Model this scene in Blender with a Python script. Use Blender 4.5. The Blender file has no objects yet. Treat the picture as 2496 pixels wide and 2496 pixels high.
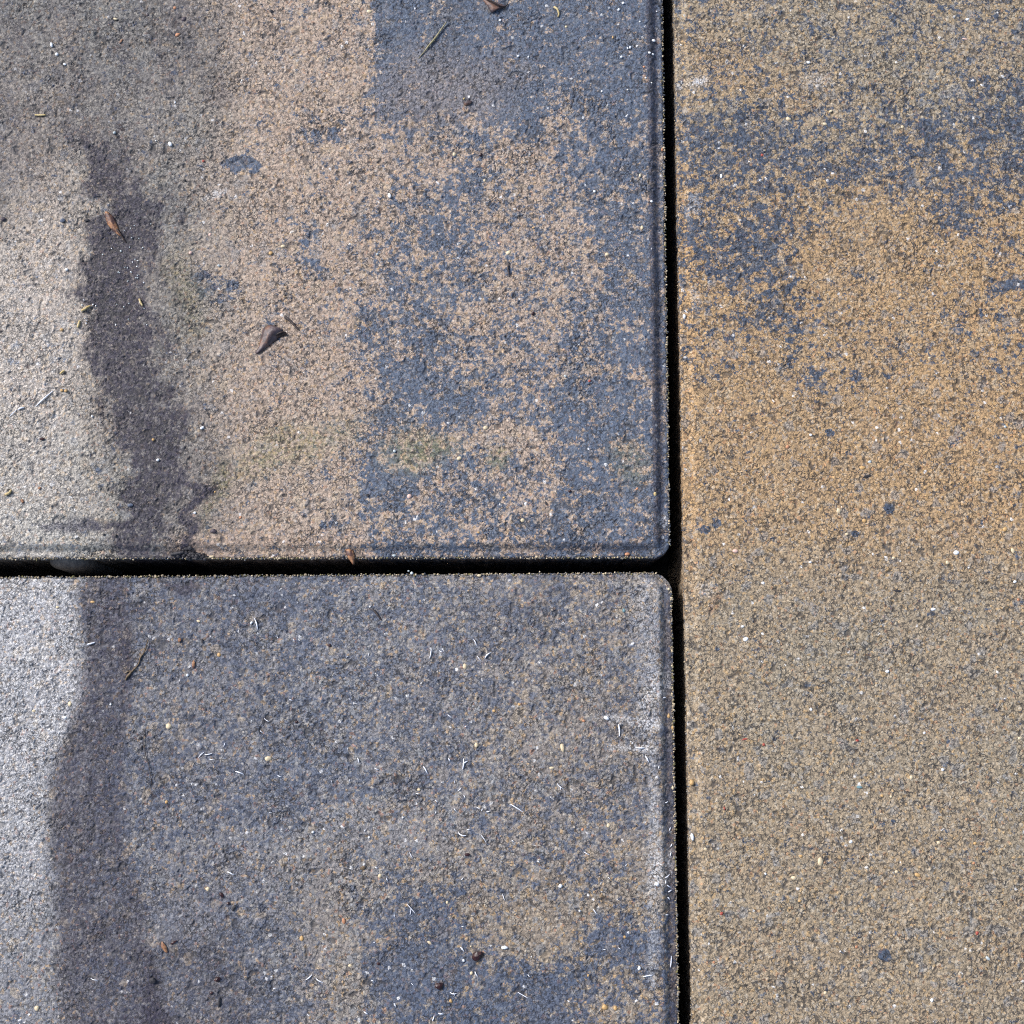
import bpy, bmesh, math, random
import numpy as np
from mathutils import Vector, Matrix
R = math.radians
rng = np.random.default_rng(7)
random.seed(7)
scene = bpy.context.scene
COL = scene.collection

# ------------------------------------------------------------------ camera
CAM_H, TILT = 0.400, R(8.0)
FOV = 2 * math.atan(0.150 / (CAM_H / math.cos(TILT)))
cam_d = bpy.data.cameras.new('camera'); cam = bpy.data.objects.new('camera', cam_d); COL.objects.link(cam)
cam.location = (0, -CAM_H * math.tan(TILT), CAM_H); cam.rotation_euler = (TILT, 0, 0)
cam_d.sensor_width = 36; cam_d.lens = 18 / math.tan(FOV / 2)
cam_d.clip_start = 0.01; cam_d.clip_end = 50
scene.camera = cam

# ------------------------------------------------------------------ light: soft daylight from the left
SUN_EL, SUN_AZ = R(40), R(148)          # azimuth measured counter-clockwise from +X
w = bpy.data.worlds.new('World'); scene.world = w; w.use_nodes = True
nt = w.node_tree; bg = nt.nodes['Background']
sky = nt.nodes.new('ShaderNodeTexSky'); sky.sky_type = 'NISHITA'; sky.sun_disc = False
sky.sun_elevation = SUN_EL; sky.sun_rotation = math.pi / 2 - SUN_AZ
sky.air_density = 1.0; sky.dust_density = 2.5; sky.ozone_density = 1.0
nt.links.new(sky.outputs[0], bg.inputs[0]); bg.inputs[1].default_value = 0.10
sd = bpy.data.lights.new('sun', 'SUN'); sd.energy = 2.2; sd.angle = R(12); sd.color = (1.0, 0.985, 0.985)
sun = bpy.data.objects.new('sun', sd); COL.objects.link(sun)
dvec = Vector((math.cos(SUN_EL) * math.cos(SUN_AZ), math.cos(SUN_EL) * math.sin(SUN_AZ), math.sin(SUN_EL)))
sun.rotation_euler = dvec.to_track_quat('Z', 'Y').to_euler()
vs = scene.view_settings
vs.view_transform = 'Standard'; vs.look = 'None'; vs.exposure = 1.04; vs.gamma = 1.0
vs.use_curve_mapping = False
scene.render.engine = 'CYCLES'; scene.cycles.use_denoising = False; scene.cycles.filter_width = 1.1

# ------------------------------------------------------------------ photo pixel (2496 px) <-> paving plane
K = 1248 / math.tan(FOV / 2)
CT, ST = math.cos(TILT), math.sin(TILT)
CX, CY, CZ = cam.location
def at(px, py, z=0.0):
    dx, dy = (px - 1248) / K, (1248 - py) / K
    wx, wy, wz = dx, dy * CT + ST, dy * ST - CT
    t = (z - CZ) / wz
    return Vector((wx * t, CY + wy * t, z))
def to_px(x, y):
    ax, ay, az = x, y - CY, -CZ
    u = ax; v = ay * CT + az * ST; d = ay * ST - az * CT
    return 1248 + K * u / d, 1248 - K * v / d
MM = 0.001
PX = 0.300 / 2496          # metres per photo pixel near the centre

# ------------------------------------------------------------------ numpy noise
def _hash(ix, iy, s):
    h = (ix.astype(np.int64) * 374761393 + iy.astype(np.int64) * 668265263 + s * 1442695041) & 0xffffffff
    h = ((h ^ (h >> 13)) * 1274126177) & 0xffffffff
    h = ((h ^ (h >> 16)) * 2246822519) & 0xffffffff
    return ((h ^ (h >> 15)) & 0xffffff) / float(0xffffff)
def vnoise(x, y, s=0):
    ix, iy = np.floor(x), np.floor(y); fx, fy = x - ix, y - iy
    fx = fx * fx * (3 - 2 * fx); fy = fy * fy * (3 - 2 * fy)
    a, b = _hash(ix, iy, s), _hash(ix + 1, iy, s)
    c, d = _hash(ix, iy + 1, s), _hash(ix + 1, iy + 1, s)
    return (a * (1 - fx) + b * fx) * (1 - fy) + (c * (1 - fx) + d * fx) * fy
def fbm(x, y, size, octs=4, s=0, gain=.5):
    o = 0; a = 1; t = 0; f = 1 / size
    for k in range(octs):
        o = o + a * vnoise(x * f + 17.3 * k, y * f - 9.1 * k, s + k); t += a; a *= gain; f *= 2.03
    return o / t
def cells(x, y, size, s=0):
    """rounded grains: F1 distance (0 centre .. ~1) and a random value per grain"""
    X, Y = x / size, y / size; ix, iy = np.floor(X), np.floor(Y)
    best = np.full(X.shape, 9.0); sec = np.full(X.shape, 9.0); val = np.zeros(X.shape)
    for dx in (-1, 0, 1):
        for dy in (-1, 0, 1):
            jx, jy = ix + dx, iy + dy
            px = jx + _hash(jx, jy, s + 11); py = jy + _hash(jx, jy, s + 23)
            d = (X - px) ** 2 + (Y - py) ** 2
            m = d < best
            sec = np.where(m, best, np.minimum(sec, d))
            val = np.where(m, _hash(jx, jy, s + 37), val); best = np.where(m, d, best)
    return np.sqrt(best), np.sqrt(sec), val
def sst(a, b, x):
    t = np.clip((x - a) / (b - a), 0, 1); return t * t * (3 - 2 * t)

# ------------------------------------------------------------------ materials
def new_mat(name):
    m = bpy.data.materials.new(name); m.use_nodes = True
    n = m.node_tree; n.nodes.clear()
    return m, n
class G:
    """tiny node graph helper"""
    def __init__(s, tree): s.t = tree
    def n(s, typ, **kw):
        nd = s.t.nodes.new(typ)
        for k, v in kw.items(): setattr(nd, k, v)
        return nd
    def put(s, sock, v):
        if isinstance(v, bpy.types.NodeSocket): s.t.links.new(v, sock)
        elif v is not None: sock.default_value = v
    def math(s, op, a, b=None, c=None, clamp=False):
        nd = s.n('ShaderNodeMath', operation=op, use_clamp=clamp)
        for i, v in enumerate((a, b, c)): 
            if v is not None: s.put(nd.inputs[i], v)
        return nd.outputs[0]
    def mix(s, f, a, b, mode='MIX'):
        nd = s.n('ShaderNodeMix', data_type='RGBA', blend_type=mode)
        s.put(nd.inputs[0], f)
        for i, v in ((6, a), (7, b)):
            if isinstance(v, tuple): v = (*v, 1) if len(v) == 3 else v
            s.put(nd.inputs[i], v)
        return nd.outputs[2]
    def rng(s, v, a, b, c=0., d=1., smooth=True):
        nd = s.n('ShaderNodeMapRange', interpolation_type='SMOOTHSTEP' if smooth else 'LINEAR')
        s.put(nd.inputs[0], v)
        for i, q in zip((1, 2, 3, 4), (a, b, c, d)): s.put(nd.inputs[i], q)
        return nd.outputs[0]
    def noise(s, co, scale, detail=4, rough=.55, dist=0):
        nd = s.n('ShaderNodeTexNoise'); s.put(nd.inputs['Vector'], co)
        nd.inputs['Scale'].default_value = scale; nd.inputs['Detail'].default_value = detail
        nd.inputs['Roughness'].default_value = rough; nd.inputs['Distortion'].default_value = dist
        return nd.outputs[0]
    def voro(s, co, scale, feat='F1', rand=1.):
        nd = s.n('ShaderNodeTexVoronoi', feature=feat); s.put(nd.inputs['Vector'], co)
        nd.inputs['Scale'].default_value = scale; nd.inputs['Randomness'].default_value = rand
        return nd
    def attr(s, name): return s.n('ShaderNodeAttribute', attribute_name=name).outputs['Fac']

def concrete(name, tan, tan2, char, grey, off, pebbly=1.0, worn_lo=.72):
    m, t = new_mat(name); g = G(t)
    geo = g.n('ShaderNodeNewGeometry')
    mp = g.n('ShaderNodeMapping'); mp.inputs['Location'].default_value = off
    g.put(mp.inputs['Vector'], geo.outputs['Position']); co = mp.outputs[0]
    # small wobble so that grains are not clean polygons
    wob = g.n('ShaderNodeTexNoise'); g.put(wob.inputs['Vector'], co); wob.inputs['Scale'].default_value = 2500; wob.inputs['Detail'].default_value = 1
    sc = g.n('ShaderNodeVectorMath', operation='SCALE'); g.put(sc.inputs[0], wob.outputs['Color']); sc.inputs['Scale'].default_value = .00045
    ad = g.n('ShaderNodeVectorMath', operation='ADD'); g.put(ad.inputs[0], co); g.put(ad.inputs[1], sc.outputs[0]); cw = ad.outputs[0]
    v1 = g.voro(cw, 1350); v2 = g.voro(cw, 420)
    s1 = g.n('ShaderNodeSeparateColor'); g.put(s1.inputs[0], v1.outputs['Color'])
    s2 = g.n('ShaderNodeSeparateColor'); g.put(s2.inputs[0], v2.outputs['Color'])
    nm = g.noise(co, 430, 5, .74); nl = g.noise(co, 60, 4, .5); nf = g.noise(co, 1900, 3, .6)
    # pigment patches: where the dark top coat took and where it did not
    q = g.math('ADD', g.math('MULTIPLY', g.math('SUBTRACT', nm, .5), 3.0), g.math('MULTIPLY', g.math('SUBTRACT', s1.outputs[0], .5), .40))
    q = g.math('ADD', q, g.math('MULTIPLY', g.math('SUBTRACT', g.noise(co, 120, 3, .6), .5), .9))
    q = g.math('ADD', q, g.math('MULTIPLY', g.math('SUBTRACT', s2.outputs[0], .5), .42))
    q = g.math('ADD', q, g.math('MULTIPLY', g.math('SUBTRACT', nf, .5), .5))
    q = g.math('ADD', q, g.attr('pigment'))
    mask = g.rng(q, .38, .64)
    base = g.mix(g.attr('warm'), grey, tan)
    base = g.mix(g.rng(nl, .35, .65, 0, .5), base, g.mix(.5, base, tan2))
    col = g.mix(g.math('MULTIPLY', mask, g.attr('pigment_depth')), base, char)
    # single grains: light, ochre, rusty, blue grey, white
    def sel(s, lo, hi): return g.math('MULTIPLY', g.math('GREATER_THAN', s, lo), g.math('LESS_THAN', s, hi))
    inv = g.rng(mask, 0, 1, 1, .35)
    amt = g.math('MULTIPLY', inv, pebbly)
    col = g.mix(g.math('MULTIPLY', g.math('MULTIPLY', sel(s1.outputs[1], 0, .08), amt), .42), col, (.50, .31, .12))
    col = g.mix(g.math('MULTIPLY', g.math('MULTIPLY', sel(s1.outputs[1], .09, .115), amt), .35), col, (.42, .17, .07))
    col = g.mix(g.math('MULTIPLY', g.math('MULTIPLY', sel(s1.outputs[1], .13, .22), amt), .40), col, (.20, .225, .25))
    col = g.mix(g.math('MULTIPLY', g.math('MULTIPLY', sel(s1.outputs[1], .24, .34), amt), .35), col, (.52, .47, .38))
    col = g.mix(g.math('MULTIPLY', sel(s1.outputs[1], .34, .3435), .7), col, (.75, .74, .72))
    col = g.mix(g.math('MULTIPLY', g.math('MULTIPLY', sel(s2.outputs[1], .0, .05), amt), .40), col, (.42, .33, .22))
    col = g.mix(g.math('MULTIPLY', g.math('MULTIPLY', sel(s2.outputs[1], .05, .10), amt), .45), col, (.22, .23, .24))
    # value jitter per grain
    jit = g.math('ADD', g.rng(s1.outputs[2], 0, 1, .84, 1.16, False), g.math('MULTIPLY', g.math('SUBTRACT', nf, .5), .5))
    jn = g.n('ShaderNodeCombineColor')
    for i in range(3): g.put(jn.inputs[i], jit)
    col = g.mix(1, col, jn.outputs[0], 'MULTIPLY')
    # stains with shapes of their own, plus painted bevel shade and left-hand sheen
    col = g.mix(g.math('MULTIPLY', g.attr('moss'), g.rng(g.math('ADD', nm, g.math('MULTIPLY', s1.outputs[0], .25)), .45, .75)), col, (.20, .185, .055))
    stain_shade = g.math('MULTIPLY', g.attr('stain_shade'), g.rng(g.math('ADD', nf, g.math('MULTIPLY', s1.outputs[2], .45)), .55, 1.10, 1, .50))
    stain_shade = g.math('MAXIMUM', stain_shade, g.math('MULTIPLY', g.rng(g.math('ADD', g.attr('stain_shade'), g.math('MULTIPLY', g.math('SUBTRACT', nm, .5), 1.6)), .88, 1.0), .9))
    col = g.mix(stain_shade, col, (.036, .032, .050))
    col = g.mix(g.math('MULTIPLY', g.attr('lime_sheen'), g.rng(g.math('ADD', nf, g.math('MULTIPLY', nm, .6)), .62, 1.0)), col, (.64, .63, .62))
    col = g.mix(g.math('MULTIPLY', g.attr('rust'), g.rng(nm, .35, .6)), col, (.25, .10, .045))
    # pores between the grains hold dark dirt
    ve = g.voro(cw, 900, 'DISTANCE_TO_EDGE'); vf = g.voro(cw, 1700, 'DISTANCE_TO_EDGE')
    gate = g.noise(co, 650, 2, .6)
    wde = g.rng(gate, .40, .70, .0, .16); wdf = g.rng(g.noise(co, 900, 2, .6), .42, .7, 0, .16)
    p1 = g.rng(g.math('SUBTRACT', wde, ve.outputs['Distance']), -.02, .06)
    p2 = g.rng(g.math('SUBTRACT', wdf, vf.outputs['Distance']), -.02, .06)
    pore = g.math('MULTIPLY', g.math('MAXIMUM', p1, g.math('MULTIPLY', p2, .55)), .80)
    pore = g.math('MAXIMUM', pore, g.math('MULTIPLY', g.attr('pit'), .85))
    worn = g.rng(g.noise(co, 70, 4, .6), .34, .66, worn_lo, 1.08)
    pore = g.math('MINIMUM', g.math('MULTIPLY', pore, worn), 1.0)
    col = g.mix(pore, col, (.028, .026, .027))
    # relief
    f1 = v1.outputs['Distance']
    h = g.math('ADD', g.math('MULTIPLY', g.math('SUBTRACT', .6, f1), .55), g.math('MULTIPLY', nf, .9))
    h = g.math('SUBTRACT', h, g.math('MULTIPLY', pore, .9))
    bump = g.n('ShaderNodeBump'); bump.inputs['Strength'].default_value = 1.0; bump.inputs['Distance'].default_value = .00027
    g.put(bump.inputs['Height'], h); g.put(bump.inputs['Strength'], g.math('MINIMUM', worn, 1.0))
    b = g.n('ShaderNodeBsdfPrincipled')
    g.put(b.inputs['Base Color'], col)
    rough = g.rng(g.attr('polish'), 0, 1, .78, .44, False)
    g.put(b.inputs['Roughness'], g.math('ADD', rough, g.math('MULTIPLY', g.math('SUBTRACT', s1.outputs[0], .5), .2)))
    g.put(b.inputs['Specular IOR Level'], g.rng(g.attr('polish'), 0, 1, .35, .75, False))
    g.put(b.inputs['Normal'], bump.outputs[0])
    o = g.n('ShaderNodeOutputMaterial'); g.put(o.inputs[0], b.outputs[0])
    return m

def plain(name, c1, c2, rough=.6, scale=1500, bump=.3, c3=None, spec=.4, sub=0):
    m, t = new_mat(name); g = G(t)
    co = g.n('ShaderNodeTexCoord').outputs['Object']
    n1 = g.noise(co, scale, 4, .6)
    col = g.mix(g.rng(n1, .35, .65), c1, c2)
    if c3: col = g.mix(g.rng(g.noise(co, scale * .35, 3, .6), .5, .62), col, c3)
    b = g.n('ShaderNodeBsdfPrincipled'); g.put(b.inputs['Base Color'], col)
    b.inputs['Roughness'].default_value = rough; b.inputs['Specular IOR Level'].default_value = spec
    bp = g.n('ShaderNodeBump'); bp.inputs['Strength'].default_value = bump; bp.inputs['Distance'].default_value = .0002
    g.put(bp.inputs['Height'], n1); g.put(b.inputs['Normal'], bp.outputs[0])
    o = g.n('ShaderNodeOutputMaterial'); g.put(o.inputs[0], b.outputs[0])
    return m
M = {
 'bed': plain('joint_sand', (.035, .028, .02), (.012, .010, .008), .95, 400),
 'leaf': plain('dead_leaf', (.085, .062, .068), (.040, .026, .026), .5, 900, .6, (.13, .07, .05)),
 'leafdark': plain('dead_leaf_inside', (.014, .009, .008), (.03, .014, .010), .6, 900, .6),
 'twig': plain('dark_twig', (.022, .017, .018), (.06, .045, .04), .55, 1500, .5),
 'root': plain('brown_root', (.06, .04, .022), (.17, .12, .07), .7, 1500, .5),
 'straw': plain('dry_straw', (.38, .27, .10), (.52, .42, .22), .6, 1500, .3),
 'stem': plain('dry_stem', (.16, .14, .07), (.30, .26, .15), .6, 1500, .3),
 'bark': plain('bark', (.17, .075, .04), (.33, .17, .08), .55, 1200, .5, (.07, .035, .03)),
 'fibre': plain('white_fibre', (.78, .80, .86), (.66, .68, .74), .35, 2500, .1),
 'white': plain('white_grit', (.78, .79, .80), (.58, .60, .62), .35, 1500, .3),
 'pale': plain('pale_grit', (.42, .47, .48), (.30, .34, .35), .45, 1500, .3),
 'cream': plain('cream_stone', (.56, .46, .30), (.46, .37, .24), .5, 900, .3),
 'ochre': plain('ochre_stone', (.46, .29, .12), (.34, .21, .09), .5, 900, .3),
 'orange': plain('orange_stone', (.40, .19, .10), (.32, .15, .08), .5, 900, .3),
 'red': plain('red_stone', (.32, .07, .045), (.22, .05, .04), .5, 900, .3),
 'pink': plain('pink_stone', (.55, .38, .32), (.45, .30, .25), .5, 900, .3),
 'slate': plain('blue_grey_stone', (.075, .095, .14), (.055, .07, .10), .6, 900, .5),
 'teal': plain('teal_stone', (.12, .22, .25), (.09, .16, .18), .6, 900, .3),
 'seed': plain('dark_red_seed', (.035, .010, .010), (.014, .005, .006), .4, 1200, .5),
 'soil': plain('black_soil', (.016, .015, .018), (.035, .032, .036), .65, 1200, .8),
 'purple': plain('purple_stone', (.06, .045, .055), (.035, .027, .035), .55, 900, .4),
}
# ------------------------------------------------------------------ object helpers
def tag(o, label=None, cat=None, group=None, kind=None):
    if label: o['label'] = label
    if cat: o['category'] = cat
    if group: o['group'] = group
    if kind: o['kind'] = kind
    return o
def link(name, me, mat=None, parent=None, loc=None):
    o = bpy.data.objects.new(name, me); COL.objects.link(o)
    if mat is not None: me.materials.append(mat)
    if loc is not None: o.location = loc
    if parent is not None: o.parent = parent
    return o

# ------------------------------------------------------------------ colour fields with some sheen and bevel shade painted in, authored over the photographed area
def ell(X, Y, cx, cy, rx, ry, ang=0, soft=.5):
    a = R(ang); dx, dy = X - cx, Y - cy
    u = (dx * math.cos(a) + dy * math.sin(a)) / rx; v = (-dx * math.sin(a) + dy * math.cos(a)) / ry
    return 1 - sst(1 - soft, 1 + soft, np.sqrt(u * u + v * v))
def box(X, Y, x0, y0, x1, y1, s=30, sx0=None, sy1=None):
    a = sx0 or s; b = sy1 or s
    return sst(x0 - a, x0 + a, X) * (1 - sst(x1 - s, x1 + s, X)) * sst(y0 - s, y0 + s, Y) * (1 - sst(y1 - b, y1 + b, Y))
def poly(X, Y, pts, wds, soft=.6):
    """thick soft polyline"""
    out = np.zeros(X.shape)
    for (a, wa), (b, wb) in zip(zip(pts, wds), zip(pts[1:], wds[1:])):
        ex, ey = b[0] - a[0], b[1] - a[1]; L2 = ex * ex + ey * ey
        t = np.clip(((X - a[0]) * ex + (Y - a[1]) * ey) / L2, 0, 1)
        d = np.hypot(X - a[0] - t * ex, Y - a[1] - t * ey) / (wa + (wb - wa) * t)
        out = np.maximum(out, 1 - sst(1 - soft, 1 + soft, d))
    return out
def fields(which, X0, Y0):
    wx = (fbm(X0, Y0, 160, 4, 5) - .5) * 130; wy = (fbm(X0, Y0, 160, 4, 15) - .5) * 130
    X, Y = X0 + wx, Y0 + wy                                # warped
    Xs, Ys = X0 + wx * .22, Y0 + wy * .22                  # barely warped
    f = dict(pigment=np.zeros(X.shape), warm=np.zeros(X.shape), moss=np.zeros(X.shape), stain_shade=np.zeros(X.shape), lime_sheen=np.zeros(X.shape),
             rust=np.zeros(X.shape), polish=np.zeros(X.shape), pigment_depth=np.ones(X.shape))
    lo = fbm(X0, Y0, 420, 3, 77)
    if which == 'U':
        p = .02 + .12 * sst(450, 850, X)
        p = np.maximum(p, .49 * box(.7 * X + .3 * Xs, Y, 860, -900, 3000, 1500, 90))
        p = np.maximum(p, .94 * box(.5 * X + .5 * Xs, Y, 905, -900, 3000, 380, 20, sy1=150))
        p = np.maximum(p, .82 * ell(X, Y, 1480, 400, 170, 130, 0, .7))
        p = np.maximum(p, .66 * ell(X, Y, 1090, 570, 120, 90, 20, .8))
        p = np.maximum(p, .62 * ell(X, Y, 1150, 670, 130, 80, 40, .8))
        p = np.maximum(p, .52 * ell(X, Y, 960, 690, 70, 170, 0, .8))
        p = np.maximum(p, .70 * box(X, Y, 1390, 400, 3000, 950, 80))
        p = np.maximum(p, .78 * box(X, Y, 1345, 900, 3000, 1500, 80, sx0=45))
        p = np.maximum(p, .58 * box(X, Y, 1335, 700, 3000, 900, 60, sx0=40))
        p = np.maximum(p, .70 * ell(X, Y, 1080, 980, 150, 90, 20))
        p = np.maximum(p, .56 * box(.7 * X + .3 * Xs, Y, 880, 1060, 3000, 1500, 70, sx0=50))
        p = np.maximum(p, .75 * ell(X, Y, 960, 1200, 80, 90, 0))
        p -= .22 * ell(X, Y, 1320, 500, 100, 180, 10, .8)
        p -= .32 * ell(X, Y, 960, 420, 90, 110, 0)
        p -= .14 * ell(X, Y, 1250, 780, 120, 130, 0, .8)
        p = p + .10 * box(X, Y, 900, 380, 1400, 1050, 100)
        p -= .08 * ell(X, Y, 1290, 1200, 110, 80, 30, .9)
        p -= .34 * ell(X, Y, 1400, 270, 50, 70, 10, .9)
        p -= .35 * ell(X, Y, 1200, 330, 120, 40, 20, .8)
        p = p - .25 * (fbm(X0, Y0, 110, 3, 91) - .5)
        p -= .3 * ell(X, Y, 1190, 1060, 160, 40, 20)
        p = np.maximum(p, .16 * box(X, Y, 700, 300, 900, 1400, 60))
        p = np.maximum(p, .85 * ell(X, Y, 583, 413, 50, 24, 5, .4))
        p = np.maximum(p, .60 * ell(X, Y, 530, 690, 26, 60, 70, .5) )
        p = np.maximum(p, .62 * ell(X, Y, 760, 300, 60, 30, 0))
        p = np.maximum(p, .52 * ell(X, Y, 780, 620, 50, 60, 0))
        p = np.maximum(p, .60 * ell(X, Y, 820, 1288, 45, 22, 0))
        f['pigment'] = p
        dull = .28 * ell(X, Y, 1080, 220, 160, 110, 0)
        f['pigment_depth'] = 1 - dull
        f['warm'] = np.clip(.95 * sst(300, 680, X) - .15 * lo + .5 * box(X0, Y0, 400, 1300, 3000, 1600, 20), 0, 1)
        f['warm'] = np.maximum(f['warm'], .45 * ell(X, Y, 60, 720, 260, 420, 0, .8))
        le = np.interp(Y, [-400, 0, 200, 350, 500, 700, 850, 1000, 1150, 1300], [-420, -160, 40, 170, 232, 195, 205, 262, 300, 262])
        q = .6 * X + .4 * Xs - le + (fbm(X0, Y0, 34, 4, 36, .65) - .5) * 150; wl = 38 + 160 * (1 - sst(150, 450, Y))
        stain = sst(-wl * .6, wl, q)
        core = np.exp(-((q - 75) / 75) ** 2) * sst(300, 620, Y) * (1 - .45 * sst(1120, 1260, Y))
        st = stain * np.clip(.60 - q / 620, 0, 1) + .85 * core
        st = np.maximum(st, .45 * poly(X, Y, [(330, -80), (430, 110), (500, 230)], [90, 60, 50], .9))
        st = np.maximum(st, .42 * (1 - sst(330, 620, Y + .75 * X * .5)) * (1 - sst(420, 640, X)))
        st = np.maximum(st, .30 * sst(200, 260, X) * (1 - sst(380, 640, X)) * (1 - sst(1000, 1250, Y)))
        a = .30; u = X0 - a * Y0
        f['core'] = core
        st *= .50 + .62 * fbm(u, Y0 * .16, 22, 4, 31) + .38 * fbm(X0, Y0, 70, 3, 35)
        st = np.clip(st * 1.35, 0, .93)
        blot = 1.1 * poly(X, Y, [(400, 1180), (500, 1215), (455, 1270), (500, 1300), (480, 1345)], [16, 24, 14, 24, 18], .95)
        blot = np.maximum(blot, 1.05 * poly(Xs, Y, [(100, 1292), (180, 1290), (320, 1278)], [6, 12, 8], .95))
        blot = np.maximum(blot, 1.0 * ell(X, Y, 465, 1350, 55, 12, 0, .9))
        blot = np.maximum(blot, .55 * poly(X, Y, [(215, 790), (260, 830), (350, 830)], [30, 50, 40], .8))
        blot = np.maximum(blot, .5 * ell(X, Y, 320, 600, 50, 70, 0, .8))
        blot = np.maximum(blot, .35 * ell(X, Y, 0, 480, 60, 80, 0, .8))
        # shade on the right and bottom bevel slopes, painted as a dark band
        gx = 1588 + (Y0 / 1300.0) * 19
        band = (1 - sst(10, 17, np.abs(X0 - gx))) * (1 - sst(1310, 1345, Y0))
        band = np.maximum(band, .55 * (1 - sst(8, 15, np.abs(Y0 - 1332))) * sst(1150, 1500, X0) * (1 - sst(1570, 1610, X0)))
        f['stain_shade'] = np.clip(np.maximum(np.maximum(st, blot), band * .72), 0, 1)
        f['moss'] = np.clip(.6 * ell(X, Y, 1045, 1105, 80, 50, 0, .8) + .5 * ell(X, Y, 1243, 1144, 30, 22) + .35 * ell(X, Y, 1545, 1130, 60, 40, 0, .8) + .45 * ell(X, Y, 455, 700, 35, 90, 0, .8)
                            + .45 * ell(X, Y, 700, 1090, 170, 50, -20, .8) + .55 * ell(X, Y, 525, 1200, 22, 90, 0, .8), 0, 1)
        f['lime_sheen'] = np.clip(.8 * poly(X0, Y0, [(498, 485), (530, 472), (552, 464)], [5, 9, 5], .8) + .7 * ell(X0, Y0, 1618, 1268, 12, 18) + .4 * ell(X0, Y0, 110, 645, 30, 12, -30), 0, 1)
        f['lime_sheen'] = np.maximum(f['lime_sheen'], .14 * (1 - sst(120, 230, X)) * sst(300, 700, Y) * (1 - st))  # faint sky sheen along the left, painted as a paler colour
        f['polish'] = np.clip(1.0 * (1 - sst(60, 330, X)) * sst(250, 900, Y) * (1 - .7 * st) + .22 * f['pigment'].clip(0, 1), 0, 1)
    elif which == 'L':
        p = .47 + .4 * (lo - .5) + 0 * X
        p = np.maximum(p, .85 * ell(X, Y, 630, 1450, 110, 60, 0, .6))
        p = np.maximum(p, .75 * ell(X, Y, 250, 1405, 60, 14, 0, .6))
        p = np.maximum(p, .66 * ell(X, Y, 750, 1900, 170, 170, 0, .8))
        p = np.maximum(p, .70 * ell(X, Y, 1060, 2230, 250, 140, 0, .95))
        p = np.maximum(p, .90 * ell(X, Y, 1230, 2420, 330, 110, 0, .7))
        p = np.maximum(p, .62 * ell(X, Y, 720, 2420, 180, 120, 0, .7))
        p = np.maximum(p, .88 * ell(X, Y, 1010, 2360, 170, 130, 0, .7))
        p = np.maximum(p, .84 * ell(X, Y, 1520, 2300, 120, 70, 0, .7))
        p = np.maximum(p, .60 * ell(X, Y, 1540, 2000, 70, 120, 0, .7))
        p -= .36 * ell(X, Y, 1280, 2235, 150, 60, 10, .95)
        p -= .45 * ell(X, Y, 835, 2400, 60, 100, 0, .95)
        p = p + .35 * (fbm(X0, Y0, 150, 4, 92) - .5)
        p -= .30 * ell(X, Y, 790, 2200, 60, 150, 0, .7)
        p -= .25 * ell(X, Y, 930, 2000, 160, 40, 0, .7)
        p -= .35 * ell(X, Y, 1560, 2170, 80, 110, 0, .7)
        p -= .25 * ell(X, Y, 1480, 2450, 100, 60, 0, .7)
        p -= .2 * ell(X, Y, 1380, 1800, 200, 100, 0, .7)
        f['pigment'] = p - .28 * (1 - sst(100, 260, X))
        f['pigment_depth'] = .80 + .15 * sst(700, 1200, X) * sst(1900, 2200, Y) + .2 * (fbm(X0, Y0, 200, 3, 55) - .5)
        f['warm'] = np.clip(.10 + .55 * sst(700, 1450, X) + .5 * sst(2000, 2250, Y) * sst(600, 800, X), 0, 1)
        st = .72 * poly(.5 * X + .5 * Xs, Ys, [(255, 1440), (270, 1600), (225, 1850), (225, 2050), (250, 2300), (300, 2560)], [60, 72, 95, 100, 110, 140], .22)
        st = np.maximum(st, .35 * poly(Xs, Ys, [(450, 2250), (560, 2560)], [70, 110], .8))
        st = np.clip(st + .22 * sst(300, 360, X) * (1 - sst(500, 900, X)), 0, 1)
        st = np.maximum(st, .85 * ell(X, Y, 455, 1422, 50, 18, 0, .6))
        st = np.maximum(st, .6 * ell(X, Y, 330, 1480, 60, 30, 0, .6))
        st *= .75 + .5 * fbm(X0, Y0 * .5, 60, 4, 33)
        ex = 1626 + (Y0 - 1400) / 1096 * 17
        band = (1 - sst(7, 15, np.abs(X0 - ex - 1))) * sst(1420, 1500, Y0)  # shaded slope of the right bevel, darkened in the colour
        f['stain_shade'] = np.clip(np.maximum(st, .68 * band), 0, 1)
        f['lime_sheen'] = np.clip(.50 * poly(X0, Y0, [(1575, 1450), (1580, 1700), (1590, 1900), (1598, 2120), (1590, 2400)], [32, 24, 9, 18, 9], .95) * (.4 + 1.2 * fbm(X0, Y0, 90, 3, 41))
                            + .6 * poly(X0, Y0, [(1480, 1750), (1600, 1765)], [10, 14], .8) + .7 * poly(X0, Y0, [(1490, 1822), (1590, 1826)], [6, 9], .8)
                            + .5 * ell(X, Y, 1590, 1680, 30, 60) + .5 * ell(X, Y, 1595, 2150, 35, 45) + .18 * ell(X, Y, 420, 2230, 90, 50)
                            + .58 * (1 - sst(160, 200, .5 * X + .5 * Xs + 70 * sst(1700, 1900, Y0))) * (1 - sst(1950, 2450, Y)), 0, 1)  # last term paints the sky reflection at the left into the colour
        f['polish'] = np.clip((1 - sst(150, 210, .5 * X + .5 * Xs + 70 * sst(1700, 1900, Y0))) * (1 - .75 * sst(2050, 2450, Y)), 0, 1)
    else:
        p = np.full(X.shape, .02)
        p = np.maximum(p, .30 * box(X, Y, 1500, -900, 3500, 900, 120))
        p = np.maximum(p, .52 * box(X, Y, 1500, 210, 3500, 560, 120))
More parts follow.
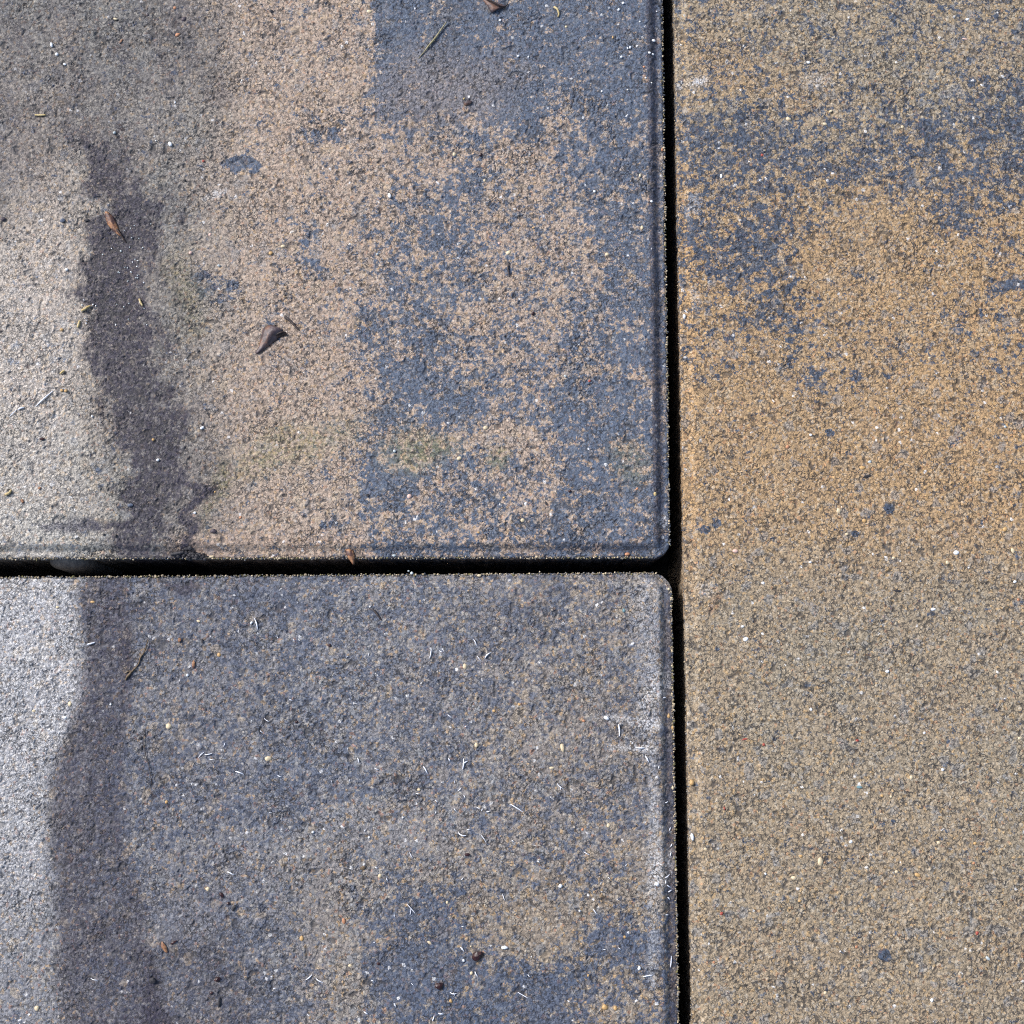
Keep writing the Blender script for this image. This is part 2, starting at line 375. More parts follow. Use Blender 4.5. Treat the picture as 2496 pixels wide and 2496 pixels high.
        p = np.maximum(p, .66 * ell(X, Y, 1790, 350, 230, 120, 0, .9))
        p = np.maximum(p, .66 * ell(X, Y, 2440, 330, 260, 150, 0, .9))
        p = np.maximum(p, .72 * ell(X, Y, 1830, 590, 200, 130, 10, .8))
        p = np.maximum(p, .70 * ell(X, Y, 1720, 540, 110, 100, 0, .9))
        p = np.maximum(p, .52 * ell(X, Y, 1900, 740, 160, 110, 10, .9))
        p = np.maximum(p, .62 * ell(X, Y, 2310, 500, 90, 60, 30, .6))
        p = np.maximum(p, .80 * ell(X, Y, 2460, 680, 50, 26, 0, .5))
        p = np.maximum(p, .66 * ell(X, Y, 2120, 630, 60, 25, 30, .5))
        p = np.maximum(p, .48 * ell(X, Y, 1960, 910, 110, 50, 40, .6))
        p = np.maximum(p, .42 * ell(X, Y, 1730, 880, 70, 40, 0, .6))
        p = np.maximum(p, .50 * ell(X, Y, 2150, 40, 110, 40, 20, .6))
        p -= .30 * ell(X, Y, 2150, 640, 160, 120, 0, .8)
        p -= .28 * sst(850, 1200, Y)
        for cx, cy, rr in ((1744, 1275, 13), (2166, 1239, 14), (2023, 1057, 12), (2085, 1302, 9), (2084, 916, 16), (2157, 2329, 15), (1720, 1290, 12)):
            p = np.maximum(p, .95 * ell(X0, Y0, cx, cy, rr, rr, 0, .35))
        f['pigment'] = p
        f['pigment_depth'] = 1 + 0 * X
        f['warm'] = np.clip(.30 + .62 * box(X, Y, 1500, 420, 3500, 1350, 200) + .35 * ell(X, Y, 1820, 180, 190, 60, 15, .7) + .25 * (lo - .5) + .12 * box(X0, Y0, 1600, 300, 1700, 1500, 18), 0, 1)
        f['lime_sheen'] = np.clip(.9 * ell(X0, Y0, 1701, 200, 26, 13, -15, .6) + .8 * ell(X0, Y0, 1655, 210, 8, 8) + .45 * ell(X0, Y0, 1990, 196, 36, 16, 0, .8) + .6 * ell(X0, Y0, 1690, 500, 14, 28, 20, .8)
                            + .5 * ell(X, Y, 1690, 735, 14, 22, 0, .8) + .45 * ell(X0, Y0, 1722, 1436, 18, 16, 0, .8), 0, 1)
        f['rust'] = .6 * ell(X, Y, 1718, 1474, 16, 15, 0, .7)
        f['polish'] = .06 + 0 * X
    return f

# ------------------------------------------------------------------ paving slabs
STEP = 0.29 * MM
THICK = 0.042
def spaced(a, b):
    """coordinates a..b, fine inside the photographed square, coarser outside"""
    out = [a]; 
    while out[-1] < b - 1e-6:
        v = out[-1]; d = max(0, abs(v) - 0.162)
        out.append(min(b, v + STEP + d * .10))
    if out[-1] - out[-2] < STEP * .3: out.pop(-2)
    return np.array(out)
def zprofile(d):
    """height below the top face against distance from the edge"""
    return -1.45 * MM * (1 - sst(1.8 * MM, 4.3 * MM, d)) - .35 * MM * (1 - sst(0, .6 * MM, d))
def make_slab(which, x0, x1, y0, y1, corner, ang_x, ang_y, rad, mat, label, dz):
    """local rectangle x0..x1, y0..y1 round the corner point; ang = slight skew of the two edges"""
    gx, gy = spaced(x0 + corner.x, x1 + corner.x) - corner.x, spaced(y0 + corner.y, y1 + corner.y) - corner.y
    nx, ny = len(gx), len(gy)
    LX, LY = np.meshgrid(gx, gy)
    # rounded corners: squares of side rad become quarter discs
    for cx, sx in ((x0 + rad, -1), (x1 - rad, 1)):
        for cy, sy in ((y0 + rad, -1), (y1 - rad, 1)):
            a = (LX - cx) * sx; b = (LY - cy) * sy
            mk = (a > 0) & (b > 0)
            k = np.maximum(a, b) / np.maximum(np.hypot(a, b), 1e-9)
            LX = np.where(mk, cx + sx * a * k, LX); LY = np.where(mk, cy + sy * b * k, LY)
    # distance to the edge of the rounded rectangle
    qx = np.abs(LX - (x0 + x1) / 2) - (x1 - x0) / 2 + rad; qy = np.abs(LY - (y0 + y1) / 2) - (y1 - y0) / 2 + rad
    d = -(np.hypot(np.maximum(qx, 0), np.maximum(qy, 0)) + np.minimum(np.maximum(qx, qy), 0) - rad)
    d = np.maximum(d, 0)
    WX = corner.x + LX * math.cos(ang_x) + LY * math.sin(-ang_y); WY = corner.y + LX * math.sin(ang_x) + LY * math.cos(ang_y)
    mx, my = WX / MM, WY / MM
    s0 = {'U': 100, 'L': 200, 'R': 300}[which]
    near = 1 - sst(0, 1.3 * MM, d)
    WX = WX + near * (fbm(mx, my, 1.1, 3, s0 + 1) - .5) * .50 * MM
    WY = WY + near * (fbm(mx, my, 1.1, 3, s0 + 2) - .5) * .50 * MM
    mx, my = WX / MM, WY / MM
    c1, c2, cv = cells(mx + .35 * (vnoise(mx * 1.5, my * 1.5, 3) - .5), my + .35 * (vnoise(mx * 1.5, my * 1.5, 4) - .5), .95, s0)
    e1, e2, ev = cells(mx, my, 2.3, s0 + 5)
    grain = (.55 - c1) * (.15 + .19 * cv) + np.clip(.42 - e1, 0, 1) * (ev > .72) * .35
    h = grain + .16 * (fbm(mx, my, 1.4, 3, s0 + 8) - .5) + .30 * (fbm(mx, my, 9, 3, s0 + 9) - .5) + .5 * (fbm(mx, my, 45, 2, s0 + 10) - .5)
    rid = np.abs(fbm(mx, my, 3.4, 4, s0 + 12, .6) - .5)
    pit = (1 - sst(.006, .026, rid)) * sst(.56, .68, fbm(mx, my, 7, 3, s0 + 13))
    hole = 1 - sst(.18, .26, fbm(mx, my, 1.6, 2, s0 + 14))
    pit = np.maximum(pit, hole * .9)
    h = h - .28 * pit
    WZ = zprofile(d) * (.55 if which == 'R' else 1) + h * MM * (1 if which != 'R' else .85) + dz
    PXx, PYy = to_px(WX, WY)
    f = fields(which, PXx, PYy)
    core = f.pop('core', 0)
    fleck = sst(.56, .66, fbm(mx, my, 1.3, 3, s0 + 60))
    zone = np.zeros(PXx.shape)
    for zx, zy, zr, za in ((405, 45, 80, 1), (660, 70, 60, .8), (60, 1110, 90, .7), (1030, 325, 60, 1), (1310, 340, 40, .8), (1090, 40, 90, .8), (30, 480, 60, .9), (1370, 1250, 60, .9), (230, 1130, 90, .6),
                           (420, 1200, 110, .8), (330, 620, 110, .6), (1330, 1430, 60, .8), (400, 1560, 110, .7), (430, 1800, 70, .9), (700, 1700, 90, .5), (560, 2350, 120, .8), (380, 2310, 70, .8), (1320, 1520, 70, .6), (1180, 2310, 90, .6), (1930, 560, 70, .5), (2080, 570, 60, .7), (1780, 300, 60, .5)):
        zone = np.maximum(zone, za * np.exp(-((PXx - zx) ** 2 + (PYy - zy) ** 2) / zr ** 2))
    f['pit'] = np.maximum(pit, fleck * np.maximum(zone, 1.0 * core))
    f['stain_shade'] = np.clip(f['stain_shade'], 0, 1)
    V = np.stack([WX, WY, WZ], -1).reshape(-1, 3)
    idx = np.arange(nx * ny).reshape(ny, nx)
    Fq = np.stack([idx[:-1, :-1], idx[:-1, 1:], idx[1:, 1:], idx[1:, :-1]], -1).reshape(-1, 4)
    A = {k: np.asarray(v, float).reshape(-1) for k, v in f.items()}
    # side walls
    loop = np.concatenate([idx[0, :-1], idx[:-1, -1], idx[-1, :0:-1], idx[:0:-1, 0]])
    n = len(loop); prev = loop; verts = [V]; base = len(V); faces = [Fq]; src = [np.arange(len(V))]
    cen = V[loop].mean(0)
    tang = np.roll(V[loop], -1, 0) - np.roll(V[loop], 1, 0); nrm = np.stack([tang[:, 1], -tang[:, 0]], -1)
    nrm /= np.maximum(np.linalg.norm(nrm, axis=1, keepdims=True), 1e-9)
    arc = np.cumsum(np.linalg.norm(np.roll(V[loop], 1, 0) - V[loop], axis=1)) / MM
    ztop = V[loop][:, 2]
    for k, zz in enumerate((-1.9, -2.3, -2.8, -3.5, -4.5, -6, -8, -11, -15, -20, -28, -42)):
        P = V[loop].copy(); amt = (fbm(arc, np.full(n, zz * 1.3), 1.6, 3, s0 + 50) - .5) * .9 - .12
        P[:, 0] += nrm[:, 0] * amt * MM; P[:, 1] += nrm[:, 1] * amt * MM; P[:, 2] = zz * MM
        verts.append(P); cur = base + np.arange(n); base += n; src.append(loop)
        faces.append(np.stack([prev, cur, np.roll(cur, -1), np.roll(prev, -1)], -1)); prev = cur
    V = np.concatenate(verts); Fq = np.concatenate(faces); src = np.concatenate(src)
    A = {k: v[src].copy() for k, v in A.items()}
    nt_ = nx * ny
    A['stain_shade'][nt_:] = np.maximum(A['stain_shade'][nt_:], .15); A['lime_sheen'][nt_:] = 0; A['polish'][nt_:] = 0
    me = bpy.data.meshes.new('paving_slab')
    me.vertices.add(len(V)); me.vertices.foreach_set('co', V.astype(np.float32).ravel())
    me.loops.add(len(Fq) * 4); me.loops.foreach_set('vertex_index', Fq.astype(np.int32).ravel())
    me.polygons.add(len(Fq)); me.polygons.foreach_set('loop_start', np.arange(0, len(Fq) * 4, 4, dtype=np.int32))
    me.polygons.foreach_set('use_smooth', np.ones(len(Fq), bool))
    me.update(calc_edges=True); me.validate()
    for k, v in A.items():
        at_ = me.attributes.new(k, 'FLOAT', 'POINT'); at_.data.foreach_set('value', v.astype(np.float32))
    o = link('paving_slab', me, mat)
    tag(o, label, 'paving slab')
    return o, (WX, WY, WZ)

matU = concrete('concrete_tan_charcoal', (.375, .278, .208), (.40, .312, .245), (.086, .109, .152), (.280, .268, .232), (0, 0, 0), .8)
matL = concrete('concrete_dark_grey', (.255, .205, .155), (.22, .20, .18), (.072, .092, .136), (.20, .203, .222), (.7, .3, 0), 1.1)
matR = concrete('concrete_ochre', (.40, .255, .125), (.36, .25, .15), (.062, .080, .115), (.255, .232, .178), (.2, .9, 0), 1.0, .86)

cU = at(1633, 1359, -.0016); cU0 = at(0, 1362, -.0016); cUt = at(1613, 0, -.0016)
cL = at(1637, 1396, -.0016); cL0 = at(0, 1408, -.0016); cLb = at(1654, 2496, -.0016)
cRt = at(1642, 0, -.0016); cRb = at(1687, 2496, -.0016)
def angx(a, b): return math.atan2(b.y - a.y, b.x - a.x)
def angy(a, b): return math.atan2(-(b.x - a.x), b.y - a.y)
UO, UG = make_slab('U', -.40, 0, 0, .30, cU, angx(cU0, cU), angy(cU, cUt), 4.6 * MM, matU,
    'tan and charcoal mottled concrete slab with the dead leaf on it, above the horizontal joint', 0)
LO, LG = make_slab('L', -.40, 0, -.30, 0, cL, angx(cL0, cL), angy(cLb, cL), 6.0 * MM, matL,
    'dark blue grey concrete slab strewn with white fibres, below the horizontal joint', 0)
RO, RG = make_slab('R', 0, .25, -.32, .32, at((1642 + 1687) / 2, 1248, -.0016), 0, angy(cRb, cRt), 5 * MM, matR,
    'sandy ochre concrete slab running along the right side of the long joint', 0)

# spacer lug cast on the side of the upper slab, seen in the joint
me = bpy.data.meshes.new('spacer_nib'); bm = bmesh.new()
p = at(150, 1362, 0)
for i in range(13):
    a = math.pi * i / 12
    for z, s in ((-3.2, .1), (-5, .75), (-9, 1), (-40, 1.05)):
        bm.verts.new((p.x + math.cos(a) * 6.5 * MM * s, p.y + .6 * MM - math.sin(a) ** .8 * 3.3 * MM * s if 0 < i < 12 else p.y + .6 * MM, z * MM))
bm.verts.ensure_lookup_table()
for i in range(12):
    for j in range(3):
        q = [bm.verts[i * 4 + j], bm.verts[i * 4 + j + 1], bm.verts[i * 4 + 5 + j], bm.verts[i * 4 + 4 + j]]
        f_ = bm.faces.new(q[::-1]); f_.smooth = True
bm.to_mesh(me); bm.free()
link('spacer_nib', me, plain('plain_concrete', (.22, .20, .17), (.12, .11, .10), .9, 900, .8), UO)

# sand bed under the joints
me = bpy.data.meshes.new('ground'); bm = bmesh.new()
bmesh.ops.create_grid(bm, x_segments=60, y_segments=60, size=3.0)
for v in bm.verts: v.co.z = -.0425 + random.uniform(-.0006, .0006)
bm.to_mesh(me); bm.free()
tag(link('ground', me, M['bed']), kind='structure')

# ------------------------------------------------------------------ surface height lookup
SURF = {}
for key, (gx_, gy_, gz_) in (('U', UG), ('L', LG), ('R', RG)):
    SURF[key] = (gx_[gx_.shape[0] // 2], gy_[:, gx_.shape[1] // 2], gz_)
def slab_at(px, py):
    if px > 1642 + py / 2496 * 46 - 3: return 'R'
    return 'U' if py < 1380 else 'L'
def surf(px, py):
    p = at(px, py); xs, ys, gz = SURF[slab_at(px, py)]
    i = int(np.clip(np.searchsorted(xs, p.x), 1, len(xs) - 2)); j = int(np.clip(np.searchsorted(ys, p.y), 1, len(ys) - 2))
    p.z = float(gz[j - 1:j + 2, i - 1:i + 2].max()); q = at(px, py, p.z)
    return q

# ------------------------------------------------------------------ small things
def stone_mesh(name, L, W, H, seed, rough=.18, sub=2):
    bm = bmesh.new(); bmesh.ops.create_icosphere(bm, subdivisions=sub, radius=1)
    r = random.Random(seed); ph = [Vector((r.uniform(-1, 1), r.uniform(-1, 1), r.uniform(-1, 1))).normalized() for _ in range(7)]
    cut = [r.uniform(.62, .95) for _ in range(7)]
    for v in bm.verts:
        for d_, c in zip(ph, cut):
            k = v.co.dot(d_)
            if k > c: v.co -= d_ * (k - c) * .85
        v.co *= 1 + rough * .4 * r.uniform(-1, 1)
        v.co = Vector((v.co.x * L / 2, v.co.y * W / 2, v.co.z * H / 2))
    me = bpy.data.meshes.new(name); bm.to_mesh(me); bm.free()
    for p_ in me.polygons: p_.use_smooth = rough < .12
    return me
_seed = [0]
def stone(name, px, py, L, W, ang, mat, label, cat, group=None, parent=None, H=None, sink=.25, rough=.15):
    """L, W in photo pixels; ang in degrees, counter-clockwise in the picture"""
    _seed[0] += 1
    l, w_ = L * PX * .9, W * PX * .9; h = (H * PX) if H else min(l, w_) * .75
    q = surf(px, py); me = stone_mesh(name, l, w_, h, _seed[0], rough, 2 if L > 7 else 1)
    o = link(name, me, M[mat], parent); o.location = q + Vector((0, 0, h * (.5 - sink))); o.rotation_euler = (0, 0, R(ang))
    if parent is None: tag(o, label, cat, group)
    return o
def tube(name, pts, radii, mat, nseg=6, lift=None, parent=None, flat=1.0):
    """pts in photo pixels; radii in pixels; rests on the surface, ends optionally lifted (px)"""
    base = [surf(x, y) for x, y in pts]
    zl = lift or [0] * len(pts)
    P = [b + Vector((0, 0, (r * .7 + l) * PX)) for b, r, l in zip(base, radii, zl)]
    # catmull-rom refine
    Q = []; RR = []
    for i in range(len(P) - 1):
        p0, p1, p2, p3 = P[max(i - 1, 0)], P[i], P[i + 1], P[min(i + 2, len(P) - 1)]
        for k in range(4):
            t = k / 4
            Q.append(.5 * ((2 * p1) + (-p0 + p2) * t + (2 * p0 - 5 * p1 + 4 * p2 - p3) * t * t + (-p0 + 3 * p1 - 3 * p2 + p3) * t ** 3))
            RR.append(radii[i] + (radii[i + 1] - radii[i]) * t)
    Q.append(P[-1]); RR.append(radii[-1])
    org = Q[0].copy(); bm = bmesh.new(); rings = []
    for i, q in enumerate(Q):
        t = (Q[min(i + 1, len(Q) - 1)] - Q[max(i - 1, 0)]).normalized()
        s = t.cross(Vector((0, 0, 1))).normalized(); u = s.cross(t)
        r = RR[i] * PX * random.uniform(.88, 1.12)
        rings.append([bm.verts.new(q - org + s * math.cos(2 * math.pi * k / nseg) * r + u * math.sin(2 * math.pi * k / nseg) * r * flat) for k in range(nseg)])
    for a, b in zip(rings, rings[1:]):
        for k in range(nseg):
            f_ = bm.faces.new([a[k], a[(k + 1) % nseg], b[(k + 1) % nseg], b[k]]); f_.smooth = True
    bm.faces.new(rings[0]); bm.faces.new(rings[-1][::-1])
    bmesh.ops.recalc_face_normals(bm, faces=bm.faces)
    me = bpy.data.meshes.new(name); bm.to_mesh(me); bm.free()
    o = link(name, me, M[mat], parent); o.location = org
    return o
def sheet(name, rows, mat, thick=1.2, curl=None, parent=None, base=None):
    """thin leaf-like sheet from rows of (px, py, height px) points, given a real thickness"""
    org = base or surf(rows[0][0][0], rows[0][0][1])
    bm = bmesh.new(); grid = []
    zb = surf(sum(p[0] for r_ in rows for p in r_) / sum(len(r_) for r_ in rows), sum(p[1] for r_ in rows for p in r_) / sum(len(r_) for r_ in rows)).z
    for r_ in rows: grid.append([bm.verts.new(at(x, y, zb + h * PX) - org) for x, y, h in r_])
    for a, b in zip(grid, grid[1:]):
        for k in range(len(a) - 1):
            f_ = bm.faces.new([a[k], a[k + 1], b[k + 1], b[k]]); f_.smooth = True
    bmesh.ops.subdivide_edges(bm, edges=bm.edges[:], cuts=2, use_grid_fill=True, smooth=.5)
    for v in bm.verts: v.co += Vector((random.uniform(-1, 1), random.uniform(-1, 1), random.uniform(-1, 1))) * .35 * PX
    bmesh.ops.recalc_face_normals(bm, faces=bm.faces)
    me = bpy.data.meshes.new(name); bm.to_mesh(me); bm.free()
    for p_ in me.polygons: p_.use_smooth = True
    o = link(name, me, M[mat], parent); o.location = org
    s = o.modifiers.new('thickness', 'SOLIDIFY'); s.thickness = thick * PX; s.offset = -1
    return o

# dead leaf in the middle of the upper slab: cupped, pointed blade with a rolled dark edge
o = sheet('leaf_fragment', [
    [(622, 861, 2), (626, 862, 3), (632, 861, 2)],
    [(631, 845, 3), (638, 850, 7), (648, 848, 1)],
    [(637, 822, 3), (650, 832, 11), (668, 833, 1)],
    [(641, 802, 3), (660, 812, 15), (684, 815, 2)],
    [(649, 797, 4), (668, 804, 16), (689, 810, 5)],
    [(655, 793, 3), (673, 800, 15), (690, 806, 8)],
    [(662, 793, 2), (676, 798, 12), (691, 804, 9)],
], 'leaf', 1.4)
tag(o, 'dark purple brown leaf with a pointed tip, left of centre on the mottled slab', 'leaf')
dl = o
for name, mat, rows in (('rolled_edge', 'leafdark', [[(672, 815, 3), (674, 822, 1), (677, 826, 0)], [(680, 811, 7), (682, 819, 5), (684, 822, 0)], [(690, 809, 8), (692, 815, 6), (692, 819, 0)], [(696, 810, 7), (699, 815, 4), (699, 818, 0)]]),):
    c = sheet(name, rows, mat, 1.6, base=dl.location.copy()); c.parent = dl; c.location = (0, 0, 0)
c = tube('stalk', [(671, 819), (682, 814), (692, 811), (697, 813), (698, 818)], [2.4, 2.8, 2.4, 2.0, 1.3], 'leafdark', lift=[3, 6, 6, 4, 1]); c.parent = dl; c.location = c.location - dl.location
o = tube('twig', [(694, 772), (702, 778), (712, 787), (721, 797), (729, 805)], [3.0, 3.4, 3.0, 2.6, 1.4], 'twig', lift=[1, 1, 0, 1, 0]); tag(o, 'short straight black twig just above the dead leaf', 'twig')
# bark flake
o = sheet('bark_flake', [[(255, 517, 2), (258, 515, 4), (262, 516, 1)], [(257, 530, 3), (266, 526, 7), (277, 528, 1)], [(262, 546, 3), (272, 543, 8), (284, 543, 1)], [(272, 560, 2), (280, 558, 6), (290, 558, 1)], [(288, 573, 1), (292, 574, 2), (295, 575, 1)]], 'bark', 2)
tag(o, 'orange brown bark flake at the edge of the dark stain on the upper slab', 'bark')
c = tube('splinter', [(286, 560), (295, 572), (303, 585), (308, 592)], [2.6, 2.2, 1.6, 1.0], 'leafdark', lift=[2, 2, 1, 0]); c.parent = o; c.location = c.location - o.location
# leaf at the top edge
o = sheet('leaf_fragment', [[(1172, -6, 3), (1176, -10, 4), (1182, -8, 2)], [(1188, 14, 4), (1196, 8, 8), (1204, 4, 2)], [(1198, 32, 2), (1206, 24, 9), (1216, 8, 3)], [(1212, 24, 2), (1220, 18, 7), (1226, 10, 2)], [(1226, 21, 1), (1229, 17, 3), (1232, 14, 1)]], 'leaf', 2)
tag(o, 'crumpled brown leaf scrap at the top edge of the paving', 'leaf')
c = tube('stalk', [(1174, -10), (1186, 2), (1200, 9), (1216, 18), (1230, 18), (1238, 10)], [1.6, 1.8, 2.2, 2.4, 1.8, 1.2], 'leafdark', lift=[6, 8, 10, 8, 3, 0]); c.parent = o; c.location = c.location - o.location
o = tube('grass_stem', [(1020, 143), (1034, 127), (1046, 112), (1060, 96), (1074, 76), (1088, 56)], [.9, 1.2, 2.6, 3.0, 1.8, 1.4], 'stem', lift=[0, 1, 2, 2, 3, 3])
tag(o, 'thin dry grass stem lying diagonally on the blue charcoal area near the top', 'grass stem')
o = sheet('seed_husk', [[(1129, 249, 1), (1131, 247, 3), (1133, 252, 1)], [(1134, 258, 1), (1138, 250, 7), (1142, 244, 2)], [(1144, 256, 1), (1149, 250, 6), (1150, 245, 1)]], 'leaf', 1.6)
tag(o, 'small grey brown seed husk on the blue charcoal area, below the grass stem', 'seed husk')
c = stone('tip', 1131, 241, 8, 6, 20, 'straw', '', '', parent=o); c.location -= o.location
o = tube('seed_husk', [(1350, 18), (1358, 24), (1362, 34), (1360, 42)], [2.5, 3.2, 2.6, 1.4], 'straw', lift=[1, 2, 1, 0]); tag(o, 'curled straw coloured husk near the top, left of the top of the long joint', 'seed husk')
o = tube('plant_stem', [(1242, 640), (1238, 652), (1240, 664), (1242, 675)], [1.2, 2.2, 2.2, 1.1], 'twig'); tag(o, 'small dark upright stem bit amid tan mottling, right of centre of the upper slab', 'stem')
# leaf crumb hanging over the joint
o = sheet('leaf_fragment', [[(842, 1340, 2), (850, 1337, 5), (862, 1342, 1)], [(844, 1352, 3), (854, 1350, 8), (866, 1354, 2)], [(850, 1362, 3), (858, 1362, 6), (864, 1366, 2)], [(858, 1374, 1), (861, 1376, 2), (864, 1375, 0)]], 'bark', 2)
tag(o, 'small torn red brown leaf scrap hanging over the horizontal joint', 'leaf')
# soil clump above the joint with a little black stick
o = tube('twig', [(418, 1352), (430, 1350), (442, 1348), (450, 1346)], [4.2, 4.8, 4.6, 4.0], 'soil', lift=[2, 2, 3, 3]); tag(o, 'stubby black stick at the edge of the horizontal joint', 'twig')
bmx = bmesh.new(); org = surf(468, 1350); r = random.Random(5)
for i in range(80):
    x, y = r.gauss(470, 15), r.gauss(1353, 6)
    if y > 1366: y = 1366 - r.random() * 8
    s = r.uniform(2.2, 6.5) * PX
    ret = bmesh.ops.create_icosphere(bmx, subdivisions=1, radius=s, matrix=Matrix.Translation(surf(x, min(y, 1357)) + Vector((0, (1357 - y) * PX if y > 1357 else 0, r.uniform(0, .5) * MM)) - org) @ Matrix.Rotation(r.uniform(0, 3), 4, 'X') @ Matrix.Diagonal((1, r.uniform(.5, 1), r.uniform(.4, .8), 1)))
me = bpy.data.meshes.new('soil_clump'); bmx.to_mesh(me); bmx.free()
o = link('soil_clump', me, M['soil']); o.location = org; tag(o, 'crumbly black clump of soil at the lip of the horizontal joint', 'soil')
# root, hair and twig on the lower slab
o = tube('root_strand', [(362, 1560), (358, 1574), (352, 1590), (343, 1602), (338, 1618), (325, 1634), (312, 1648), (306, 1658)], [1.0, 1.6, 1.8, 2.0, 1.6, 2.6, 3.0, 1.2], 'root', lift=[3, 4, 2, 1, 0, 1, 1, 0])
tag(o, 'wavy brown root strand in the upper left of the lower slab', 'root')
c = tube('side_root', [(322, 1637), (314, 1636), (305, 1642)], [1.4, 1.2, .8], 'root'); c.parent = o; c.location = c.location - o.location
o = tube('hair', [(353, 1776), (351, 1800), (355, 1835), (362, 1860), (367, 1885), (370, 1912)], [.8, .9, 1.0, 1.1, 1.0, .7], 'twig', lift=[0, 2, 3, 2, 2, 0]); tag(o, 'long thin dark hair running down the lower slab', 'hair')
o = tube('twig', [(908, 1484), (915, 1492), (922, 1501), (930, 1512)], [1.2, 2.4, 2.8, 1.0], 'twig', lift=[3, 1, 0, 0]); tag(o, 'short dark twig near the top of the lower slab, slanting down right', 'twig')
# straw bits on the upper slab
for pts, rr, lab in (
    ([(86, 281), (98, 282), (112, 281)], [2, 2.6, 2.2], 'brown straw bit lying level in the upper left of the mottled slab'),
    ([(199, 758), (206, 755), (213, 750), (221, 746)], [2.6, 3.4, 3.2, 2.2], 'bent yellow straw bit at the left side of the dark stain'),
    ([(190, 799), (193, 790), (195, 782)], [2.6, 3, 2.2], 'upright yellow straw bit below the bent straw beside the dark stain'),
    ([(340, 729), (343, 737), (348, 746)], [2.0, 2.8, 1.8], 'straw splinter at the right side of the dark stain'),
    ([(147, 912), (153, 907), (158, 904)], [2, 3, 2], 'pale straw crumb above the pair of ochre grains at the left'),
    ([(14, 1206), (20, 1204), (26, 1199), (27, 1194)], [3.2, 3.4, 3, 2], 'curled orange plant bit by the left edge just above the joint')):
    o = tube('straw_bit', pts, rr, 'straw', lift=[1] * len(pts)); tag(o, lab, 'straw', 'straw bits on the upper slab')
